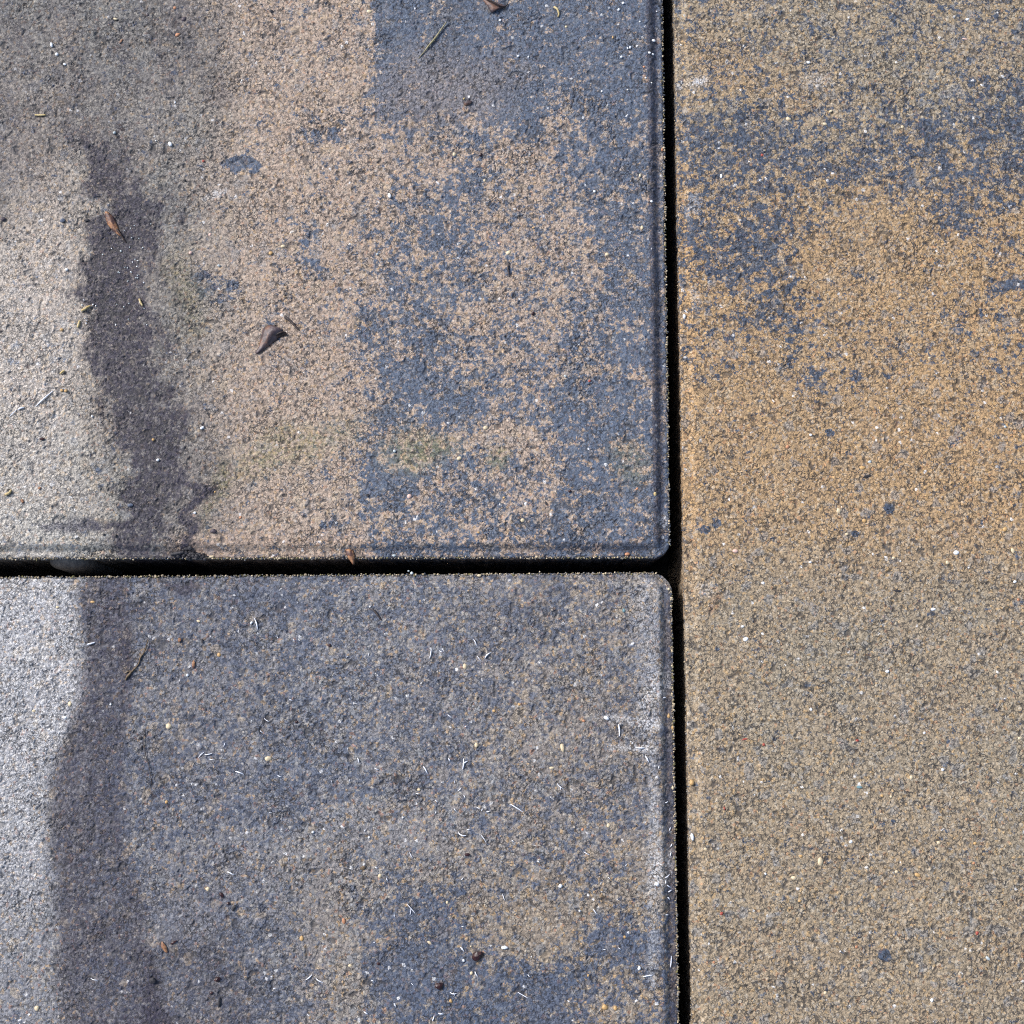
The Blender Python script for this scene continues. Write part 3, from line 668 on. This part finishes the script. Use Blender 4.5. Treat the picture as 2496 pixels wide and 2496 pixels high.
# dark seeds and crumbs
for (px, py, L, W, a, m_, lab) in (
    (1164, 2329, 34, 23, 30, 'seed', 'largest dark red seed, lying low on the lower slab'),
    (1071, 2402, 26, 19, -10, 'seed', 'second largest dark red seed, below left of the largest one'),
    (1139, 2083, 15, 9, 0, 'seed', 'small dark red seed alone in the middle of the lower slab'),
    (922, 2349, 10, 9, 0, 'seed', 'tiny dark red seed low on the lower slab, left of the two large seeds'),
    (540, 2181, 17, 10, -50, 'seed', 'narrow dark red seed in the left half of the lower slab'),
    (556, 2202, 10, 8, 0, 'seed', 'tiny dark crumb just below the narrow dark red seed'),
    (400, 2308, 32, 13, -60, 'bark', 'red brown flake in the lower left of the lower slab'),
    (424, 2297, 20, 7, 25, 'seed', 'dark splinter beside the red brown flake'),
    (530, 2387, 18, 13, 10, 'seed', 'dark maroon crumb near the bottom left, above a black crumb'),
    (515, 2420, 10, 8, 10, 'seed', 'tiny maroon crumb between the maroon crumb and the black crumb'),
    (534, 2442, 9, 30, 0, 'soil', 'upright black crumb near the bottom left of the lower slab'),
    (372, 2390, 18, 17, 0, 'soil', 'round black crumb near the bottom left of the lower slab'),
    (343, 1799, 11, 10, 0, 'soil', 'small black ball beside the top of the long hair'),
    (345, 1822, 6, 12, 0, 'soil', 'narrow black crumb under the small ball by the hair'),
    (570, 2213, 9, 18, -30, 'soil', 'black speck right below the narrow dark red seed'),
    (472, 1620, 9, 22, 0, 'bark', 'upright rusty brown bit near the top of the lower slab'),
    (438, 1560, 10, 13, 0, 'bark', 'rusty crumb right of the wavy root strand'),
    (493, 1563, 7, 16, 10, 'soil', 'narrow dark crumb right of the rusty crumb'),
    (803, 1573, 11, 10, 0, 'seed', 'dark red dot on the upper part of the lower slab'),
    (723, 1760, 9, 8, 0, 'seed', 'dark red speck on the lower slab left of the white slivers'),
    (103, 1070, 15, 9, 0, 'seed', 'dark purple seed at the far left above the joint'),
    (55, 1222, 8, 13, 30, 'bark', 'dark brown crumb beside the curled orange plant bit'),
    (97, 1190, 9, 8, 0, 'bark', 'brown speck above right of the curled orange plant bit'),
    (1388, 1197, 9, 9, 0, 'seed', 'dark red dot at the lower right of the mottled slab'),
    (1331, 1227, 7, 15, 25, 'soil', 'black sliver at the lower right of the mottled slab'),
    (896, 1207, 9, 9, 0, 'soil', 'small black dot in the lower middle of the mottled slab'),
    (1172, 378, 12, 11, 0, 'seed', 'dark round seed below the blue charcoal area'),
    (1299, 764, 12, 11, 0, 'seed', 'dark round seed in the right middle of the mottled slab'),
    (153, 538, 15, 12, 0, 'slate', 'dark blue grey pebble left of the bark flake'),
    (8, 535, 16, 13, 0, 'purple', 'dark pebble at the far left edge, level with the bark flake'),
    (201, 636, 10, 9, 0, 'soil', 'small black crumb below left of the bark flake'),
    (212, 537, 16, 9, 0, 'soil', 'black crumb between bark flake and blue grey pebble'),
    (295, 101, 7, 17, -25, 'bark', 'reddish brown flake in the upper left of the mottled slab'),
    (662, 28, 12, 10, 0, 'soil', 'black crumb near the top, above the tan area'),
    (450, 440, 9, 6, 0, 'soil', 'tiny black crumb above the thin white scrape'),
    (496, 393, 8, 8, 0, 'red', 'tiny red grain left of the lone blue patch'),
    (2112, 1161, 28, 6, 14, 'soil', 'thin black sliver in the middle of the ochre slab'),
    (2187, 1440, 24, 6, -6, 'soil', 'thin black sliver on the ochre slab, lower right of the other'),
    (253, 1303, 9, 7, 0, 'soil', 'small black crumb above the joint at left'),
    (283, 1306, 9, 9, 0, 'soil', 'round dark crumb above the joint, left of the soil clump'),
    (318, 1232, 18, 12, 0, 'slate', 'dark slate crumb in the stain above the joint'),
    (520, 1295, 17, 14, 0, 'purple', 'dark purple lump at the tail of the dark stain'),
    (700, 1375, 8, 5, 0, 'soil', '')):
    if lab: stone('seed' if m_ == 'seed' else 'bark_flake' if m_ == 'bark' else 'pebble' if m_ in ('slate', 'purple', 'red') else 'soil_crumb', px, py, L, W, a, m_, lab, {'seed': 'seed', 'bark': 'bark', 'soil': 'crumb'}.get(m_, 'pebble'), H=min(L, W) * .6, rough=.25)
# single conspicuous light grains
for (px, py, L, W, a, m_, lab) in (
    (415, 352, 15, 12, -60, 'white', 'largest smooth white grain, upper left of the mottled slab'),
    (279, 324, 10, 10, 0, 'pale', 'pale grain left of the largest white grain'),
    (380, 343, 6, 6, 0, 'white', 'tiny white grain just left of the largest white grain'),
    (427, 250, 5, 8, 0, 'white', 'narrow white grain above the largest white grain'),
    (126, 110, 8, 16, 15, 'white', 'upright white chip, top of three in the upper left corner'),
    (139, 133, 11, 10, 0, 'white', 'white chip, middle of three in the upper left corner'),
    (158, 157, 10, 7, -40, 'white', 'white chip, lowest of three in the upper left corner'),
    (282, 47, 14, 7, -20, 'cream', 'curved cream flake near the top left'),
    (465, 617, 11, 10, 0, 'pink', 'pinkish white pebble right of the dark stain'),
    (534, 648, 10, 9, 0, 'pale', 'pale grey green grain right of the pinkish pebble'),
    (163, 657, 11, 9, 0, 'white', 'white chip at the left of the dark stain'),
    (950, 477, 11, 15, 10, 'white', 'white pebble set in a blue speck left of centre'),
    (1219, 50, 8, 8, 0, 'white', 'round white grain under the crumpled leaf scrap'),
    (1467, 223, 7, 7, 0, 'white', 'lone white grain on charcoal near the tan spot at upper right'),
    (1449, 467, 8, 8, 0, 'white', 'lone white grain at the right of the mottled slab, near the rim, halfway down'),
    (920, 620, 8, 8, 0, 'pale', 'pale grain in a dark pit left of centre'),
    (1378, 917, 7, 11, 50, 'pale', 'pale green grain on the charcoal at right'),
    (962, 1100, 9, 9, 0, 'pale', 'pale blue green grain beside the mossy patch'),
    (225, 1015, 7, 7, 0, 'white', 'round white grain left of the dark stain, below the long fibre'),
    (493, 1043, 12, 9, 35, 'white', 'angular white chip right of the dark stain'),
    (385, 1121, 9, 9, 0, 'white', 'white chip in the lower part of the dark stain'),
    (475, 1250, 8, 7, 0, 'white', 'white grain among black blots above the joint'),
    (151, 952, 9, 9, 0, 'ochre', 'left one of two ochre grains at the far left'),
    (161, 953, 10, 9, 0, 'ochre', 'right one of two ochre grains at the far left'),
    (374, 1072, 9, 9, 0, 'ochre', 'ochre grain within the lower dark stain'),
    (151, 804, 10, 9, 0, 'ochre', 'bright ochre grain left of the straw bits'),
    (515, 1357, 20, 7, 5, 'cream', 'long pale yellow grain on the lip right of the soil clump'),
    (1168, 1403, 12, 8, 0, 'cream', 'cream grain on the lower lip of the horizontal joint'),
    (1004, 1397, 10, 9, 0, 'pale', 'pale crumb on the lower lip of the horizontal joint'),
    (996, 1392, 7, 6, 0, 'pale', 'tiny pale crumb just left of the pale crumb on the lower lip'),
    (961, 1354, 11, 8, 0, 'pale', 'grey crumb on the upper lip of the horizontal joint'),
    (1529, 1351, 15, 10, 10, 'orange', 'orange stone in the rim near the rounded corner'),
    (613, 1518, 8, 8, 0, 'white', 'white grain left of the first fibre on the lower slab'),
    (457, 1646, 8, 8, 0, 'white', 'round white grain right of the root strand'),
    (902, 1479, 7, 7, 0, 'white', 'white grain above the short dark twig'),
    (763, 2028, 8, 8, 0, 'white', 'round white grain in the left middle of the lower slab'),
    (982, 1993, 7, 7, 0, 'white', 'round white grain in the centre of the lower slab'),
    (900, 2041, 7, 7, 0, 'white', 'round white grain below left of the central one on the lower slab'),
    (1130, 2341, 8, 8, 0, 'white', 'round white grain left of the largest dark red seed'),
    (1413, 2220, 7, 7, 0, 'white', 'white grain in the right lower part of the dark slab'),
    (1230, 2309, 22, 10, 0, 'white', 'flat white flake right above the largest dark red seed'),
    (1366, 2159, 11, 11, 0, 'white', 'white chip in the right middle of the dark slab'),
    (1558, 2360, 9, 12, 0, 'white', 'white chip near the bottom right corner of the dark slab'),
    (1601, 2155, 13, 12, 0, 'white', 'white lump on the limy right margin of the dark slab'),
    (1478, 1750, 16, 10, -30, 'white', 'white flake at the start of the limy streak'),
    (270, 1717, 7, 7, 0, 'white', 'white grain in the purple band of the dark slab'),
    (1668, 772, 9, 16, 0, 'white', 'white pebble on the left rim of the ochre slab, upper half'),
    (1687, 2040, 10, 20, 8, 'white', 'white pebble on the left rim of the ochre slab, lower half'),
    (1686, 1907, 14, 17, 10, 'ochre', 'angular orange grain on the left rim of the ochre slab')):
    nm_ = 'pebble' if m_ in ('ochre', 'cream', 'orange', 'pink') else 'grit_grain'
    stone(nm_, px, py, L, W, a, m_, lab, 'pebble' if nm_ == 'pebble' else 'grain', rough=.08)
# beads of white grit by the bevel
for px, py, s in ((1519, 8, 10), (1508, 24, 9), (1485, 20, 5), (1593, 100, 11), (1583, 129, 9), (1591, 133, 8), (1536, 116, 8), (1530, 118, 7), (1515, 139, 8), (1534, 137, 5), (1588, 491, 8), (1588, 202, 6), (1530, 219, 6), (1601, 28, 6), (1263, 137, 8), (1288, 139, 7), (1560, 53, 6), (1574, 190, 7)):
    stone('grit_grain', px, py, s, s * .85, random.uniform(0, 180), 'white', 'small white bead of grit beside the right rim of the mottled slab' if px > 1400 else 'white grit bead on the blue charcoal area', 'grain', 'white grit beads' if px > 1400 else 'white beads on the charcoal area', rough=.06)
# crystals strewn in the dark stain
r = random.Random(12)
for i in range(46):
    t = r.random(); px = 300 + 55 * t + r.gauss(0, 26); py = 520 + 330 * t + r.gauss(0, 20)
    if i > 34: px, py = r.gauss(205, 22), r.gauss(775, 22)
    stone('grit_grain', px, py, r.uniform(4, 7), r.uniform(3, 5), r.uniform(0, 180), r.choice(['white', 'pale', 'pale']), 'tiny pale crystal strewn over the dark stain of the mottled slab', 'grain', 'pale crystals in the dark stain', rough=.2)

# white fibres
def fibre(px, py, L, ang, label, group=None, rad=1.3, bend=0.05, two=False):
    a = R(ang); ux, uy = math.cos(a), -math.sin(a); n = 4; pts = []
    s = random.choice((-1, 1))
    for k in range(n + 1):
        t = k / n - .5; b = bend * L * (.25 - t * t) * 4 * s
        pts.append((px + ux * L * t + uy * b, py + uy * L * t - ux * b))
    o = tube('white_fibre', pts, [rad * .85 * q for q in (.5, .95, 1.1, .9, .45)], 'fibre', 5, lift=[0, 1.2, 1.6, 1, 0])
    if two:
        c = tube('branch', [(px, py), (px + ux * L * .2 - uy * L * .22, py + uy * L * .2 + ux * L * .22), (px + ux * L * .3 - uy * L * .4, py + uy * L * .3 + ux * L * .4)], [rad * .8, rad * .7, rad * .4], 'fibre', 5, lift=[1, 1, 0])
        c.parent = o; c.location = c.location - o.location
    tag(o, label, 'fibre', group)
for a in (
    (108, 972, 56, 42, 'long straight white fibre at the far left of the mottled slab', 1.9, 0),
    (52, 996, 16, 20, 'short white flake below left of the long straight fibre', 2.6, .1),
    (32, 1007, 24, 45, 'faint pale fibre at the far left, lowest of its line', 1.2, .05),
    (222, 1568, 20, 15, 'bluish white fibre at the edge of the pale area on the dark slab', 2.2, .1),
    (624, 1521, 28, -75, 'white fibre near the joint on the dark slab', 1.9, .15),
    (491, 1840, 20, 45, 'left one of the pair of slanting fibres right of the hair', 1.2, .1),
    (508, 1838, 18, 10, 'right one of the pair of slanting fibres right of the hair', 1.6, .1),
    (516, 1851, 12, -10, 'short fibre just below the pair right of the hair', 1.2, .1),
    (584, 1884, 22, -20, 'white fibre below right of the pair by the hair', 1.7, .1),
    (562, 2129, 18, -25, 'lone white fibre above the narrow dark red seed', 1.8, .15),
    (650, 1755, 14, -35, 'short fibre below the rusty bits in the upper left half', 1.2, .1),
    (547, 1815, 10, 70, 'tiny fibre above the fibres by the hair', 1.2, .1),
    (682, 1892, 11, -20, 'tiny fibre right of the fibres by the hair', 1.4, .1),
    (230, 2387, 18, -15, 'thin fibre near the bottom left corner', 1.1, .1),
    (753, 2382, 20, 40, 'left one of two fibres low in the left half', 1.7, .1),
    (779, 2390, 20, -30, 'right one of two fibres low in the left half', 1.5, .1),
    (1049, 1594, 22, 80, 'upright white fibre below the short dark twig', 1.6, .1),
    (1158, 1566, 18, -65, 'steep thin fibre near the middle top of the dark slab', 1.2, .1),
    (1189, 1598, 20, 45, 'curved thick fibre near the middle top of the dark slab', 2.0, .25),
    (1168, 1605, 16, -50, 'thin fibre just left of the curved thick fibre', 1.0, .05),
    (1129, 1862, 26, 85, 'bright forked upright fibre in the middle of the dark slab', 2.1, .1, True),
    (1037, 1877, 20, -60, 'bright fibre left of the forked upright fibre', 1.9, .1),
    (1095, 1852, 10, -60, 'small bright fibre between the forked one and its left neighbour', 1.7, .1),
    (873, 1853, 12, -75, 'tiny fibre far left of the forked upright fibre', 1.7, .2),
    (918, 1874, 12, -20, 'faint tiny fibre left of the forked group', 1.1, .1),
    (1096, 1746, 12, -40, 'small fibre high above the forked upright fibre', 1.3, .1),
    (1260, 1970, 36, -32, 'longest slanting white fibre right of the slab middle', 1.5, .03),
    (1127, 2033, 20, -20, 'hooked white fibre below the slab middle', 2.0, .35),
    (1179, 2045, 22, -55, 'thin slanting fibre right of the hooked one', 1.1, .1),
    (1366, 1916, 20, -40, 'forked faint fibre in the right half of the dark slab', 1.2, .2, True),
    (1509, 1780, 29, -86, 'bright upright fibre near the limy streak', 2.2, .05),
    (1577, 1850, 18, -60, 'bright slanting fibre on the limy right margin', 2.2, .05),
    (1560, 1822, 22, -5, 'level fibre on the lower limy streak', 2.2, .1),
    (1430, 2080, 16, -30, 'small slanting fibre in the right middle', 1.3, .05),
    (1002, 2215, 32, -48, 'long thin fibre crossing left of the lower middle', 1.1, .05, True),
    (1002, 2084, 16, -60, 'faint thin fibre left of the small dark red seed', .9, .05),
    (1228, 2187, 18, -70, 'thin steep fibre above the tan patch', 1.0, .05),
    (1450, 2222, 16, -55, 'small fibre right of the tan patch', 1.4, .05),
    (1127, 2314, 14, -50, 'short thick fibre left above the largest dark red seed', 2.0, .1),
    (1161, 2374, 14, -60, 'short fibre right below the largest dark red seed', 1.5, .1),
    (1275, 2426, 30, -30, 'long fibre near the bottom right of the seeds', 1.1, .03),
    (1105, 2420, 16, -10, 'tangled fibre right of the second largest seed', 1.5, .3, True),
    (1075, 2471, 12, -10, 'short thick fibre at the bottom below the second largest seed', 2.2, .1),
    (1056, 2482, 14, 70, 'upright fibre at the bottom below the second largest seed', 1.7, .1),
    (963, 2450, 10, -60, 'tiny bright fibre at the bottom left of the seeds', 1.8, .1),
    (892, 2469, 12, -30, 'tiny white fibre at the very bottom, left of the others', 1.7, .1),
    (1579, 2379, 24, 10, 'level fibre near the bottom right corner of the dark slab', 1.6, .1),
    (1635, 2344, 28, 85, 'upright fibre lying on the right rim near the bottom', 1.6, .05)):
    fibre(a[0], a[1], a[2], a[3], a[4], 'white fibres on the paving', a[5], a[6] * .45, len(a) > 7)
for px, py, L, an in ((1019, 1935, 9, -10), (1064, 1952, 8, -40), (1110, 1974, 11, -50), (1132, 1942, 8, -70), (1120, 1924, 12, 45), (1166, 1970, 10, -30), (1175, 1974, 7, 60), (1190, 1978, 8, 0), (1142, 2022, 8, -10), (1250, 2050, 7, -40), (1313, 2100, 8, -30), (1062, 1980, 6, 70)):
    fibre(px, py, L, an, 'tiny white sliver in the loose group around the middle of the dark slab', 'tiny slivers in the middle of the dark slab', 1.25)
for px, py, L, an in ((1627, 2135, 14, 40), (1631, 2160, 13, -30), (1633, 2172, 10, 30), (1622, 2150, 8, 80), (1635, 2082, 9, 80), (1633, 2021, 9, 70), (1625, 1955, 8, 30), (1636, 2060, 8, 60), (1630, 2190, 8, -50), (1626, 2230, 7, 0), (1606, 1870, 7, 80), (1620, 1700, 6, 10)):
    fibre(px, py, L, an, 'small white sliver caught on the right rim of the dark slab', 'slivers caught on the right rim', 1.5)
r = random.Random(4)
for i in range(34):
    fibre(r.uniform(620, 1580), r.uniform(1500, 2480), r.uniform(5, 9), r.uniform(0, 180), 'minute white speck scattered over the dark slab', 'minute white specks on the dark slab', r.uniform(.8, 1.2))

# stones showing in the face of each slab: parts of the slab
def chips(slab, lst):
    for px, py, L, W, a, m_ in lst:
        stone('aggregate_stone', px, py, L, W, a, m_, None, None, parent=slab, H=min(L, W) * .55, sink=.62, rough=.06)
chips(RO, [(2044, 1245, 15, 18, 20, 'cream'), (1976, 1060, 9, 8, 0, 'white'), (2331, 1347, 17, 13, 0, 'white'), (2469, 1342, 12, 18, 0, 'cream'), (2275, 1485, 14, 9, 10, 'white'), (1818, 1558, 16, 12, 20, 'white'),
    (1810, 1527, 9, 7, 0, 'white'), (1860, 1421, 9, 8, 0, 'white'), (2163, 1636, 11, 9, 0, 'white'), (2474, 1418, 11, 8, 30, 'white'), (2310, 1371, 12, 12, 0, 'cream'), (2107, 1269, 13, 13, 0, 'ochre'), (1920, 1089, 12, 12, 0, 'orange'),
    (2103, 1140, 18, 12, 0, 'ochre'), (2000, 2100, 16, 24, 0, 'cream'), (2237, 2133, 18, 12, -20, 'ochre'), (2074, 2052, 12, 10, 0, 'white'), (2222, 1895, 11, 11, 0, 'cream'), (2298, 1876, 9, 9, 0, 'white'), (2288, 2054, 11, 11, 0, 'cream'),
    (1977, 1729, 8, 9, 0, 'white'), (2253, 1786, 8, 8, 0, 'white'), (1935, 2140, 16, 11, -20, 'cream'), (2185, 2125, 11, 9, 0, 'cream'), (1866, 2130, 6, 9, 30, 'white'), (2382, 2275, 11, 10, 40, 'red'), (1759, 2227, 10, 9, 40, 'red'),
    (2090, 1805, 10, 7, 10, 'red'), (1815, 1802, 22, 6, 8, 'red'), (1766, 1971, 6, 12, 20, 'red'), (2095, 1919, 17, 8, -5, 'teal'), (2272, 2438, 9, 10, 0, 'white'), (1922, 289, 17, 13, -30, 'cream'), (2358, 47, 12, 9, 0, 'white'),
    (1971, 152, 13, 9, -20, 'white'), (1858, 378, 9, 9, 0, 'red'), (1758, 429, 8, 13, 0, 'white'), (2200, 309, 9, 10, 0, 'cream'), (2011, 302, 13, 10, -20, 'cream'), (2025, 271, 12, 8, 20, 'cream'), (1779, 99, 11, 10, 0, 'cream'),
    (2218, 2370, 6, 10, 0, 'ochre'), (2377, 2056, 10, 9, 0, 'ochre'), (1952, 2087, 11, 9, 0, 'ochre'), (2012, 2420, 9, 9, 0, 'cream'), (1949, 2196, 9, 8, 0, 'ochre'), (2374, 2104, 9, 8, 0, 'orange'), (1862, 1815, 9, 9, 0, 'red'),
    (2088, 2308, 8, 9, 0, 'orange'), (1740, 2346, 8, 7, 0, 'orange'), (2150, 1940, 9, 9, 0, 'ochre'), (2172, 1967 - 25, 8, 7, 0, 'cream'), (2485, 1800, 12, 9, 0, 'cream'), (2408, 2336, 14, 9, -40, 'pale'), (1720, 2070, 9, 8, 0, 'cream'),
    (2178, 1360, 10, 9, 0, 'cream'), (2195, 1368, 6, 6, 0, 'white'), (2064, 1302, 9, 8, 0, 'cream'), (1792, 1343, 17, 12, -15, 'pink'), (1975, 1370, 9, 8, 0, 'white'), (2450, 1290, 14, 14, 0, 'ochre'), (2482, 1462, 9, 9, 0, 'orange'),
    (2145, 995, 6, 13, 20, 'ochre'), (1756, 1002, 10, 9, 0, 'pink'), (2266, 872, 9, 7, 0, 'cream'), (2120, 1126, 12, 9, 30, 'pale'), (2450, 1040, 9, 8, 0, 'pale'), (2352, 95, 16, 6, -15, 'pink'), (2124, 284, 7, 7, 0, 'orange')])
chips(LO, [(226, 1467, 14, 9, 0, 'ochre'), (484, 1514, 12, 8, -30, 'cream'), (534, 1596, 11, 12, 0, 'ochre'), (411, 1770, 17, 17, 0, 'cream'), (654, 1849, 20, 14, 10, 'cream'), (406, 1955, 9, 11, 0, 'ochre'), (90, 2458, 15, 15, 0, 'cream'),
    (736, 2288, 13, 16, 0, 'ochre'), (170, 1716, 12, 15, 0, 'cream'), (506, 2167, 13, 13, 0, 'cream'), (82, 1733, 11, 8, 0, 'cream'), (159, 1749, 10, 9, 0, 'white'), (838, 2245, 10, 17, 10, 'orange'), (884, 2116, 16, 12, 0, 'root'),
    (926, 2135, 12, 11, 40, 'cream'), (1371, 1822, 11, 26, 10, 'cream'), (1161, 1817, 11, 13, 0, 'cream'), (1345, 1872, 14, 8, 0, 'cream'), (1204, 1733, 10, 9, 0, 'ochre'), (1266, 1717, 9, 8, 0, 'ochre'), (1148, 2307, 6, 6, 0, 'cream'),
    (1475, 2455, 17, 17, 0, 'ochre'), (1500, 2458, 11, 14, 0, 'ochre'), (1047, 2298, 14, 8, -35, 'cream'), (1149, 2372, 10, 10, 0, 'cream'), (1099, 2440, 9, 12, 20, 'ochre'), (854, 2354, 12, 10, 0, 'cream'), (1021, 1885 + 40, 9, 8, 0, 'cream'),
    (1423, 1757, 9, 8, 0, 'orange'), (1420, 2022, 9, 8, 0, 'orange'), (1483, 2012, 11, 12, 0, 'cream'), (1133, 1625, 12, 18, 0, 'cream'), (1521, 1488, 9, 12, 0, 'teal'), (1630, 1745, 9, 14, 0, 'ochre'), (1640, 1773, 9, 12, 0, 'ochre'),
    (1638, 1460, 8, 9, 0, 'cream'), (1630, 1436, 8, 8, 0, 'cream'), (1640, 1920, 8, 12, 0, 'cream'), (1523, 2284, 9, 9, 0, 'ochre'), (1434, 2378, 7, 9, 0, 'ochre'), (1090, 2200, 8, 9, 0, 'cream'), (140, 1480, 10, 8, 0, 'cream')])
chips(UO, [(433, 84, 16, 12, 30, 'orange'), (448, 46, 18, 15, 30, 'purple'), (587, 96, 9, 9, 0, 'ochre'), (426, 19, 10, 10, 0, 'orange'), (359, 36, 10, 8, 0, 'purple'), (384, 47, 9, 8, 0, 'purple'), (900, 28, 16, 12, 0, 'cream'),
    (1480, 620, 12, 10, 0, 'cream'), (1565, 555, 9, 14, 0, 'cream'), (1560, 428, 8, 12, 0, 'cream'), (1181, 440, 8, 9, 0, 'cream'), (1107, 376, 12, 12, 0, 'cream'), (1240, 615, 18, 13, 30, 'cream'), (1300, 555, 8, 6, 0, 'ochre'),
    (1217, 593, 8, 8, 0, 'pink'), (1184, 1043, 14, 12, 0, 'cream'), (1119, 1117, 15, 13, 0, 'cream'), (998, 1210, 14, 14, 0, 'pink'), (1274, 1268, 12, 11, 0, 'cream'), (1553, 1191, 8, 8, 0, 'orange'), (1437, 929, 9, 9, 0, 'red'),
    (1228, 1213, 8, 7, 0, 'ochre'), (1166, 1298, 8, 7, 0, 'ochre'), (1597, 1204, 9, 12, 0, 'straw'), (1614, 365, 8, 10, 0, 'orange'), (1570, 163, 8, 8, 0, 'orange'), (1494, 91, 6, 12, 0, 'ochre'), (1308, 1358, 10, 6, 0, 'cream'),
    (690, 600, 14, 9, 0, 'cream'), (660, 617, 13, 12, 0, 'ochre'), (512, 572, 10, 10, 0, 'pink'), (785, 272, 9, 9, 0, 'ochre'), (1380, 65, 8, 8, 0, 'cream'), (524, 1199, 7, 7, 0, 'ochre'), (586, 1261, 9, 9, 0, 'orange')])

# grains breaking out along the arrises, one part per slab
def arris(slab, segs, seed, cols):
    r = random.Random(seed)
    for (p0, p1, n) in segs:
        pass
    bm = bmesh.new(); mats = [M[c] for c in cols]
    for (p0, p1, n) in segs:
        a, b = at(*p0, -.0013), at(*p1, -.0013)
        for i in range(n):
            t = r.random(); c = a.lerp(b, t) + Vector((r.gauss(0, .16), r.gauss(0, .16), r.uniform(-.35, .12))) * MM
            s = r.uniform(.12, .34) * MM * (1.5 if r.random() < .08 else 1)
            ret = bmesh.ops.create_icosphere(bm, subdivisions=1, radius=s, matrix=Matrix.Translation(c) @ Matrix.Rotation(r.uniform(0, 3), 4, 'X') @ Matrix.Rotation(r.uniform(0, 3), 4, 'Z') @ Matrix.Diagonal((1, r.uniform(.6, 1), r.uniform(.6, 1), 1)))
            mi = r.randrange(len(cols)); fs = {f_ for v in ret['verts'] for f_ in v.link_faces}
            for f_ in fs: f_.material_index = mi
    me = bpy.data.meshes.new('edge_grains'); bm.to_mesh(me); bm.free()
    for m_ in mats: me.materials.append(m_)
    o = bpy.data.objects.new('edge_grains', me); COL.objects.link(o); o.parent = slab
M['gA'] = plain('grain_grey', (.22, .20, .17), (.13, .125, .12), .7, 900)
M['gB'] = plain('grain_dark', (.07, .08, .10), (.04, .045, .055), .7, 900)
M['gC'] = plain('grain_tan', (.30, .24, .16), (.22, .17, .11), .7, 900)
M['gD'] = plain('grain_olive', (.16, .14, .05), (.10, .09, .04), .7, 900)
arris(UO, [((1614, -20), (1632, 1330), 700), ((-40, 1362), (1600, 1359), 900)], 1, ['gA', 'gB', 'gC', 'gD', 'gB', 'cream'])
arris(LO, [((1636, 1440), (1654, 2530), 650), ((-40, 1408), (1600, 1397), 800)], 2, ['gA', 'gB', 'gC', 'gD', 'gC', 'cream'])
arris(RO, [((1642, -20), (1688, 2530), 900)], 3, ['gA', 'gC', 'gC', 'gB'])
print('objects', len(bpy.data.objects))
